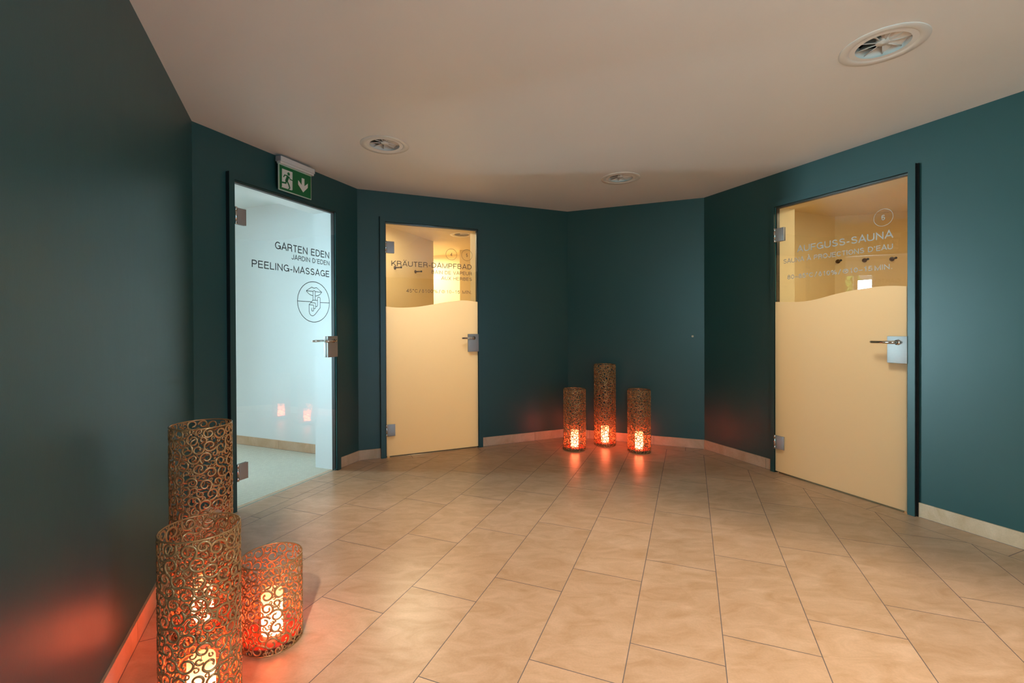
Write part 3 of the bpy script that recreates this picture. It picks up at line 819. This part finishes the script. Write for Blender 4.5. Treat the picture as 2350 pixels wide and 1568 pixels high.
tag(mb.build('ceiling_garden_room', M_WHITE, mat=W_GARDEN), 'white ceiling of the room behind the clear glass door', kind='structure')
mb = MB(); mb.box(gx0, 0.05, -0.06, gx1, gy1, 0.0)
fl2 = tag(mb.build('floor_garden_room', M_MOSAIC, mat=W_GARDEN), 'small cream mosaic floor behind the clear glass door', kind='structure')
skirting('baseboard_garden_room', W_GARDEN @ T(gx1, 0, 0) @ Matrix.Rotation(-PI / 2, 4, 'Z'), -gy1, -gy0, [-0.982, -1.64, -2.3], 'stone skirting in the white room', h=0.086)
# garden outside
mb = MB(); mb.box(-4, gy1 + 0.12, -0.12, 9, 12, -0.06)
tag(mb.build('ground_garden', M_GROUND, mat=W_GARDEN), 'gravel outside the garden window', kind='structure')
hm = MB(); rr = random.Random(3)
for k in range(1500):
    x = rr.uniform(1.30, 4.2); z = rr.uniform(0.0, 2.9); y = 6.0 + 0.28 * math.sin(x * 5) * math.cos(z * 4) + rr.uniform(-0.25, 0.25)
    s_ = rr.uniform(0.05, 0.11); a = Vector((rr.uniform(-1, 1), rr.uniform(-1, 1), rr.uniform(-1, 1))).normalized(); b = a.orthogonal().normalized()
    c = Vector((x, y, z - 0.03))
    hm.add([c - a * s_, c - b * s_ * 0.45, c + a * s_, c + b * s_ * 0.45], [(0, 1, 2, 3)])
hm.bbox(1.4, 6.05, -0.06, 4.1, 6.5, 2.7, 0.1)
hm.keep = True
tag(hm.build('hedge', M_LEAF, mat=W_GARDEN), 'green garden hedge, seen only mirrored in the sauna door', 'hedge', kind='stuff')

# steam bath anteroom (behind door 2)
SH = 2.40
mb = MB(); room_wall(mb, [(0.56, WT), (0.56, 1.137), (1.621, 2.20), (0.75, 3.20), (0.75, 4.35)][::-1], SH)
tag(mb.build('wall_steam_room_left', M_OCHRE, mat=W_STEAM), 'ochre wall with dark pegs seen through the steam bath door', kind='structure')
mb = MB(); room_wall(mb, [(3.3, WT), (3.3, 2.59), (0.75, 4.35)], SH)
tag(mb.build('wall_steam_room_back', M_OCHRE, mat=W_STEAM), 'brightly lit back wall beyond the steam bath door', kind='structure')
mb = MB(); mb.prism([(2.193, 2.779), (2.75, 2.556), (2.85, 2.80), (2.29, 3.03)], 0, SH)
tag(mb.build('wall_steam_room_pillar', M_OCHRE, mat=W_STEAM), 'tan pillar standing before the bright back wall', kind='structure')
mb = MB(); VS = (1.857, 1.601)
holed(mb, [(0.5, WT), (3.4, WT), (3.4, 4.5), (0.5, 4.5)], [(VS[0], VS[1], VR * 0.93)], SH)
mb.box(0.5, WT, SH + 0.22, 3.4, 4.5, SH + 0.25)
tag(mb.build('ceiling_steam_room', M_OCHRE, mat=W_STEAM), 'cream ceiling behind the steam bath door', kind='structure')
mb = MB(); mb.box(0.5, 0.05, -0.06, 3.4, 4.5, -0.0005)
tag(mb.build('floor_steam_room', M_TILE, mat=W_STEAM), 'tiled floor behind the steam bath door', kind='structure')

# sauna anteroom (behind door 3)
e45 = Vector((0.4425, 0.485)).normalized()
q1 = Vector((-3.365, 1.968)); q2 = q1 + e45 * 1.75
mb = MB(); room_wall(mb, [(-3.365, WT), (-3.365, 1.968), (q2.x, q2.y), (-0.9, q2.y), (-0.9, WT)][::-1], SH)
tag(mb.build('wall_sauna_room', M_OCHRE, mat=W_SAUNA), 'ochre walls with pegs seen through the sauna door', kind='structure')
mb = MB(); mb.box(-3.5, WT, SH, -0.8, 3.7, SH + 0.1)
tag(mb.build('ceiling_sauna_room', M_OCHRE, mat=W_SAUNA), 'cream ceiling behind the sauna door', kind='structure')
mb = MB(); mb.box(-3.40, 0.05, -0.06, -0.8, 3.7, -0.0005)
tag(mb.build('floor_sauna_room', M_TILE, mat=W_SAUNA), 'tiled floor behind the sauna door', kind='structure')


def peg(mat, label, group):
    root = empty('coat_peg', mat); tag(root, label, 'peg', group)
    a = MB(); a.tube([(0, 0, 0), (0, -0.006, 0)], 0.023, 24); a.build('rosette', M_PEG, root)
    b = MB(); b.tube([(0, -0.006, 0), (0, -0.088, 0)], 0.0095, 16); b.build('peg_shaft', M_PEG, root)
    c = MB(); c.tube([(0, -0.088, 0), (0, -0.089, 0), (0, -0.100, 0), (0, -0.101, 0)], [0.0100, 0.0118, 0.0118, 0.0100], 16); tag(c.build('peg_tip', M_BLACK, root), 'black tip')
    return root


# local +y of a peg points into its wall
e2 = (Vector((1.621, 2.20)) - Vector((-0.35, WT))).normalized(); base2 = Vector((0.951, 1.528))
ang2 = math.atan2(e2.y, e2.x)
for d_, lb in ((0.022, 'dark coat peg on the ochre steam room wall, nearer the door hinge'), (0.482, 'dark coat peg on the ochre steam room wall, nearer the bright opening')):
    p = base2 + e2 * d_
    # project onto the wall face
    peg(W_STEAM @ T(p.x, p.y, 1.915) @ Matrix.Rotation(ang2, 4, 'Z') @ T(0, -0.0, 0), lb, 'coat pegs in the steam room')
angS = math.atan2(e45.y, e45.x)
for d_, lb in ((0.028, 'coat peg by the corner of the sauna room wall, leftmost of three'), (0.275, 'coat peg mid-wall in the sauna room, middle of three'), (0.522, 'coat peg nearest the lock side of the sauna door, rightmost of three')):
    p = q1 + e45 * d_
    peg(W_SAUNA @ T(p.x, p.y, 1.893) @ Matrix.Rotation(angS, 4, 'Z') @ T(0, 0, 0), lb, 'coat pegs in the sauna room')


# ------------------------------------------------------------------ ceiling vents
def vent(mat, label, group='round ceiling vents', turn=0.0):
    root = empty('ceiling_vent', mat); tag(root, label, 'air vent', group)
    r = MB()   # flange and flared throat; local z=0 is the ceiling plane, up is +z
    prof = [(0.158, 0.0), (0.1583, -0.0018), (0.157, -0.0030), (0.134, -0.0034), (0.126, -0.0026), (0.119, 0.0004), (0.112, 0.007), (0.1055, 0.019), (0.101, 0.034), (0.0985, 0.045)]
    r.lathe(prof, 72); r.build('flared_ring', M_PLAST, root)
    d = MB(); d.lathe([(0.0986, 0.045), (0.0986, 0.18), (0.0, 0.18)], 48); tag(d.build('duct', M_DARK, root), 'dark duct opening')
    b = MB(); nb = 9
    for k in range(nb):
        a0 = 2 * PI * k / nb + turn
        vs = []
        for rr_, zt_ in ((0.022, 0.7), (0.099, 1.0)):
            sweep = 0.62 * (1 if rr_ > 0.05 else 1.5)
            for q, (da, dz) in enumerate(((0.0, 0.0), (sweep * 0.5, 0.016), (sweep, 0.044))):
                a = a0 - da; vs.append((rr_ * math.cos(a), rr_ * math.sin(a), 0.014 + dz * zt_))
        vs2 = [(x, y, z + 0.0015) for x, y, z in vs]
        b.add(vs + vs2, [(0, 1, 4, 3), (1, 2, 5, 4), (6, 9, 10, 7), (7, 10, 11, 8), (0, 3, 9, 6), (2, 8, 11, 5), (0, 6, 7, 1), (1, 7, 8, 2), (3, 4, 10, 9), (4, 5, 11, 10)])
        # front rib of the blade
        ca, sa = math.cos(a0), math.sin(a0)
        b.tube([(0.02 * ca, 0.02 * sa, 0.0135), (0.1015 * ca, 0.1015 * sa, 0.0135)], 0.0022, 6)
    b.build('swirl_blades', M_PLAST, root)
    h = MB(); h.lathe([(0.0, 0.008), (0.006, 0.0082), (0.007, 0.0095), (0.024, 0.010), (0.026, 0.012), (0.026, 0.045), (0.0, 0.045)], 36); h.build('hub', M_PLAST, root)
    return root


vent(T(VENTS[0][0], VENTS[0][1], HC), 'widest round white ceiling vent, above the front of the sauna door wall', turn=0.2)
vent(T(VENTS[1][0], VENTS[1][1], HC), 'round white ceiling vent in front of the exit sign and first glass door', turn=0.5)
vent(T(VENTS[2][0], VENTS[2][1], HC), 'round white ceiling vent above the far lantern corner', turn=0.1)
vent(W_STEAM @ T(VS[0], VS[1], SH), 'round ceiling vent inside the steam room, seen through the door glass', turn=0.3)

# ------------------------------------------------------------------ exit sign
es = empty('exit_sign', W_GARDEN @ T(0, 0, 0)); tag(es, 'green emergency exit sign with running man and down arrow above the first glass door', 'exit sign')
YS = -0.06
mb = MB(); mb.bbox(2.395, YS - 0.020, 2.345, 2.705, YS + 0.028, 2.380, 0.002); mb.bbox(2.397, YS - 0.014, 2.330, 2.703, YS + 0.020, 2.3455, 0.001); mb.build('housing', M_ALU, es)
for x_ in (2.391, 2.7045):
    mb = MB(); mb.bbox(x_, YS - 0.020, 2.345, x_ + 0.0045, YS + 0.028, 2.380, 0.001); mb.build('end_cap', M_ALUG, es)
for x_ in (2.43, 2.63):
    mb = MB(); mb.box(x_, YS + 0.028, 2.35, x_ + 0.04, 0.0, 2.375); mb.build('wall_bracket', M_ALUG, es)
mb = MB(); mb.bbox(2.392, YS, 2.146, 2.690, YS + 0.008, 2.331, 0.001); pl = mb.build('sign_plate', M_SIGNE, es)
mb = MB(); mb.plate([(2.399, 2.152), (2.685, 2.152), (2.685, 2.322), (2.399, 2.322)], YS - 0.0006, YS + 0.001); tag(mb.build('green_face', M_GREEN, pl), 'green face')
mb = MB(); y_ = YS - 0.0012
PANEL = [(2.4202, 2.2998), (2.5118, 2.3008), (2.5106, 2.172), (2.5012, 2.1675), (2.4148, 2.1676), (2.4191, 2.173)]
ARROW = [(2.596, 2.2849), (2.6225, 2.2849), (2.622, 2.2314), (2.6552, 2.2597), (2.6538, 2.2272), (2.6097, 2.1818), (2.5628, 2.2275), (2.5631, 2.2603), (2.5955, 2.2325)]
mb.add([(x, y_, z) for x, z in PANEL], [tuple(range(6))])
mb.add([(x, y_, z) for x, z in [ARROW[0], ARROW[1], ARROW[2], ARROW[8]]], [(0, 1, 2, 3)])
mb.add([(x, y_, z) for x, z in ARROW[2:]], [(0, 1, 2, 3), (3, 4, 5, 6), (6, 0, 3)])
mb.build('white_pictogram', M_SIGNW, pl)
mb = MB(); y_ = YS - 0.0018
mb.add([(2.4773 + 0.0118 * math.cos(2 * PI * k / 20), y_, 2.2773 + 0.0118 * math.sin(2 * PI * k / 20)) for k in range(20)], [tuple(range(20))])
for st, w in (([(2.4734, 2.2615), (2.4553, 2.2176)], 0.022), ([(2.470, 2.2611), (2.4429, 2.2599), (2.432, 2.2424)], 0.0085), ([(2.4779, 2.2603), (2.4904, 2.2423), (2.514, 2.2409)], 0.008), ([(2.4570, 2.2250), (2.4512, 2.2054), (2.4085, 2.2013)], 0.0115), ([(2.4600, 2.2280), (2.479, 2.1995), (2.4864, 2.1787)], 0.0115), ([(2.4895, 2.1799), (2.4736, 2.1688)], 0.007)):
    ribbon(mb, st, w, y_)
mb.build('running_figure', M_GREEN, pl)

# small cream plug on the back wall
mb = MB(); mb.tube([(0, 0, 0), (0, -0.004, 0), (0, -0.006, 0)], [0.011, 0.011, 0.007], 20)
tag(mb.build('wall_button', M_CREAMP, mat=W_BACK @ T(-0.036, 0, 1.078)), 'tiny cream round button on the dark back wall beside its right corner', 'wall button')


# ------------------------------------------------------------------ scrollwork lanterns
LR = 0.105


def scroll_shell(h, seed, motifs=3):
    """filigree of curling scrolls: a packing of touching curls on the unrolled cylinder"""
    rng = random.Random(seed)
    per = 2 * PI * LR / motifs
    C = []
    cell = 0.03; grid = {}
    nx = max(1, int(per / cell)); cw = per / nx

    def near(x, y):
        gx, gy = int(x / cw) % nx, int(y / cell)
        for i in range(-2, 3):
            for j in range(-2, 3):
                for c in grid.get(((gx + i) % nx, gy + j), ()): yield c

    def allow(x, y):
        m = min(y - 0.001, h - 0.001 - y); who = None
        seen = set()
        for k in near(x, y):
            if k in seen: continue
            seen.add(k); cx, cy, r = C[k]
            dx = (x - cx + per / 2) % per - per / 2
            d = math.hypot(dx, y - cy) - r
            if d < m: m = d; who = k
            if m < 0.003: return m, who
        return m, who
    K = int(h / 0.2 * 900)
    for rmin, rmax, tries in ((0.0185, 0.0215, K), (0.0165, 0.0200, K), (0.0115, 0.0150, K * 2), (0.0085, 0.0115, K * 2), (0.0062, 0.0085, K * 3), (0.0044, 0.0064, K * 3)):
        for _ in range(tries):
            x, y = rng.random() * per, rng.random() * h
            m, who = allow(x, y)
            if m >= rmin:
                r = min(m, rmax)
                if m > rmax and who is not None and m < rmax + 0.012:   # slide up to the neighbour
                    cx, cy, rc = C[who]; dx = (x - cx + per / 2) % per - per / 2; dy = y - cy; d = math.hypot(dx, dy)
                    nx_, ny_ = (cx + dx / d * (rc + rmax)) % per, cy + dy / d * (rc + rmax)
                    if rmax <= ny_ <= h - rmax:
                        m2, _w = allow(nx_, ny_)
                        if m2 >= rmax * 0.97: x, y, r = nx_, ny_, rmax
                C.append((x, y, r)); grid.setdefault((int(x / cw) % nx, int(y / cell)), []).append(len(C) - 1)
    mb = MB()
    curls = []
    for k, (x, y, r) in enumerate(C):
        best, bd = None, 9
        for j, (cx, cy, rc) in enumerate(C[:k]):
            dx = (cx - x + per / 2) % per - per / 2
            if abs(dx) > 0.05 or abs(cy - y) > 0.05: continue
            gap = math.hypot(dx, cy - y) - r - rc
            if gap < bd: bd, best = gap, (dx, cy - y, rc)
        if best is None: a0 = rng.random() * 2 * PI; reach = r * 1.05
        else: a0 = math.atan2(best[1], best[0]); reach = r + max(0, min(bd, 0.004)) + 0.0012
        sg = 1 if rng.random() < 0.5 else -1
        big = r > 0.0125
        tot = math.radians(rng.uniform(400, 450) if big else rng.uniform(290, 350))
        ns = 26 if big else (17 if r > 0.0075 else 11)
        pts = []; rad = []
        w = 0.0042 if big else (0.0034 if r > 0.0095 else 0.0026)
        for q in range(ns + 1):
            t = q / ns; a = a0 + sg * tot * t
            hold = 0.42 if big else 0.5
            rho = r * 0.93 if t < hold else r * (0.93 - (0.93 - 0.26) * ((t - hold) / (1 - hold)) ** 0.85)
            if t < 0.10: rho = reach + (rho - reach) * (t / 0.10)
            pts.append((x + rho * math.cos(a), y + rho * math.sin(a)))
            rad.append(w * (1.0 - 0.25 * t) * (1.45 if q >= ns - 1 else 1.0))
        curls.append((pts, rad))
    for m_ in range(motifs):
        for pts, rad in curls:
            vs = []; n_ = len(pts); sg_ = 7
            for i in range(n_):
                x, y = pts[i]; xa, ya = pts[max(i - 1, 0)]; xb, yb = pts[min(i + 1, n_ - 1)]
                l_ = math.hypot(xb - xa, yb - ya) or 1e-9; bx, by = -(yb - ya) / l_, (xb - xa) / l_
                for q in range(sg_):
                    an = 2 * PI * q / sg_; w_ = rad[i] * math.cos(an); d_ = rad[i] * 0.62 * math.sin(an)
                    a = (x + bx * w_ + m_ * per) / LR; r_ = LR + d_
                    vs.append((r_ * math.cos(a), r_ * math.sin(a), min(max(y + by * w_, 0.0005), h - 0.0005)))
            mb.add(vs, [(i * sg_ + q, i * sg_ + (q + 1) % sg_, (i + 1) * sg_ + (q + 1) % sg_, (i + 1) * sg_ + q) for i in range(n_ - 1) for q in range(sg_)] + [tuple(range(sg_))[::-1], tuple(range((n_ - 1) * sg_, n_ * sg_))], 0, True)
    return mb


def lantern_parts(h, seed):
    shell = scroll_shell(h, seed)
    rim = MB(); rim.lathe([(LR + 0.0024 * math.cos(2 * PI * k / 8), h - 0.002 + 0.0024 * math.sin(2 * PI * k / 8)) for k in range(8)], 80, closed=True)
    foot = MB(); foot.lathe([(LR + 0.0024 * math.cos(2 * PI * k / 8), 0.0026 + 0.0024 * math.sin(2 * PI * k / 8)) for k in range(8)], 80, closed=True)
    shelf = MB(); shelf.lathe([(0.0, 0.022), (LR - 0.004, 0.022), (LR - 0.0028, 0.024), (LR - 0.0028, 0.0265), (LR - 0.004, 0.028), (0.0, 0.028)], 64)
    return [('scroll_shell', shell, M_BRONZE), ('top_rim', rim, M_BRONZE), ('foot_rim', foot, M_BRONZE), ('candle_shelf', shelf, M_RED)]


def make_lantern(h, seed, loc, rz, label):
    root = empty('filigree_lantern', T(loc[0], loc[1], 0) @ Matrix.Rotation(rz, 4, 'Z')); tag(root, label, 'lantern', 'bronze filigree lanterns')
    for nme, mb, mt_ in lantern_parts(h, seed): 
        mb.keep = False
        mb.build(nme, mt_, root)
    return root


def copy_tree(o, parent=None):
    c = o.copy(); COL.objects.link(c); c.parent = parent
    for ch in list(o.children):
        copy_tree(ch, c)
    return c


def place(root, loc, rz, label):
    c = copy_tree(root); c.matrix_world = T(loc[0], loc[1], 0) @ Matrix.Rotation(rz, 4, 'Z'); c['label'] = label
    return c


med = make_lantern(0.58, 11, (-0.930, 1.386), 0.4, 'medium bronze filigree lantern cut by the lower picture edge, beside the left wall')
place(med, (0.649, 4.401), 2.1, 'medium bronze filigree lantern in the far corner, left of the tall one')
place(med, (1.243, 4.316), 4.0, 'medium bronze filigree lantern in the far corner, right of the tall one')
tall = make_lantern(0.80, 23, (-1.215, 1.822), 1.0, 'tall bronze filigree lantern behind the medium one, beside the first glass door')
place(tall, (0.976, 4.569), 3.3, 'tall bronze filigree lantern, middle of the three by the back wall')
low = make_lantern(0.318, 31, (-0.895, 1.737), 0.0, 'short wide bronze lantern glowing red on the floor tiles')


def candle(loc, label, h=0.155, r=0.037):
    z = 0.0281
    root = empty('candle', T(loc[0], loc[1], z)); tag(root, label, 'candle', 'glowing candles in the lanterns')
    b = MB(); b.lathe([(0.0, 0.0), (r - 0.002, 0.0), (r, 0.002), (r, h - 0.004), (r - 0.002, h), (r - 0.007, h), (r - 0.012, h - 0.006), (0.0, h - 0.008)], 32); b.build('wax_body', M_WAX, root)
    w = MB(); w.tube([(0, 0, h - 0.009), (0.001, 0, h + 0.004), (0.003, 0, h + 0.010)], 0.0011, 6); w.build('wick', M_BLACK, root)
    return root


candle((-0.930, 1.386), 'glowing candle inside the medium lantern cut by the lower picture edge')
candle((0.649, 4.401), 'glowing candle inside the left lantern of the far three')
candle((1.243, 4.316), 'glowing candle inside the right lantern of the far three')
candle((-1.215, 1.822), 'glowing candle inside the tall near lantern, seen through the medium one')
candle((0.976, 4.569), 'glowing candle inside the tall middle lantern of the far three')
candle((-0.895, 1.737), 'bright candle inside the short red-glowing lantern')
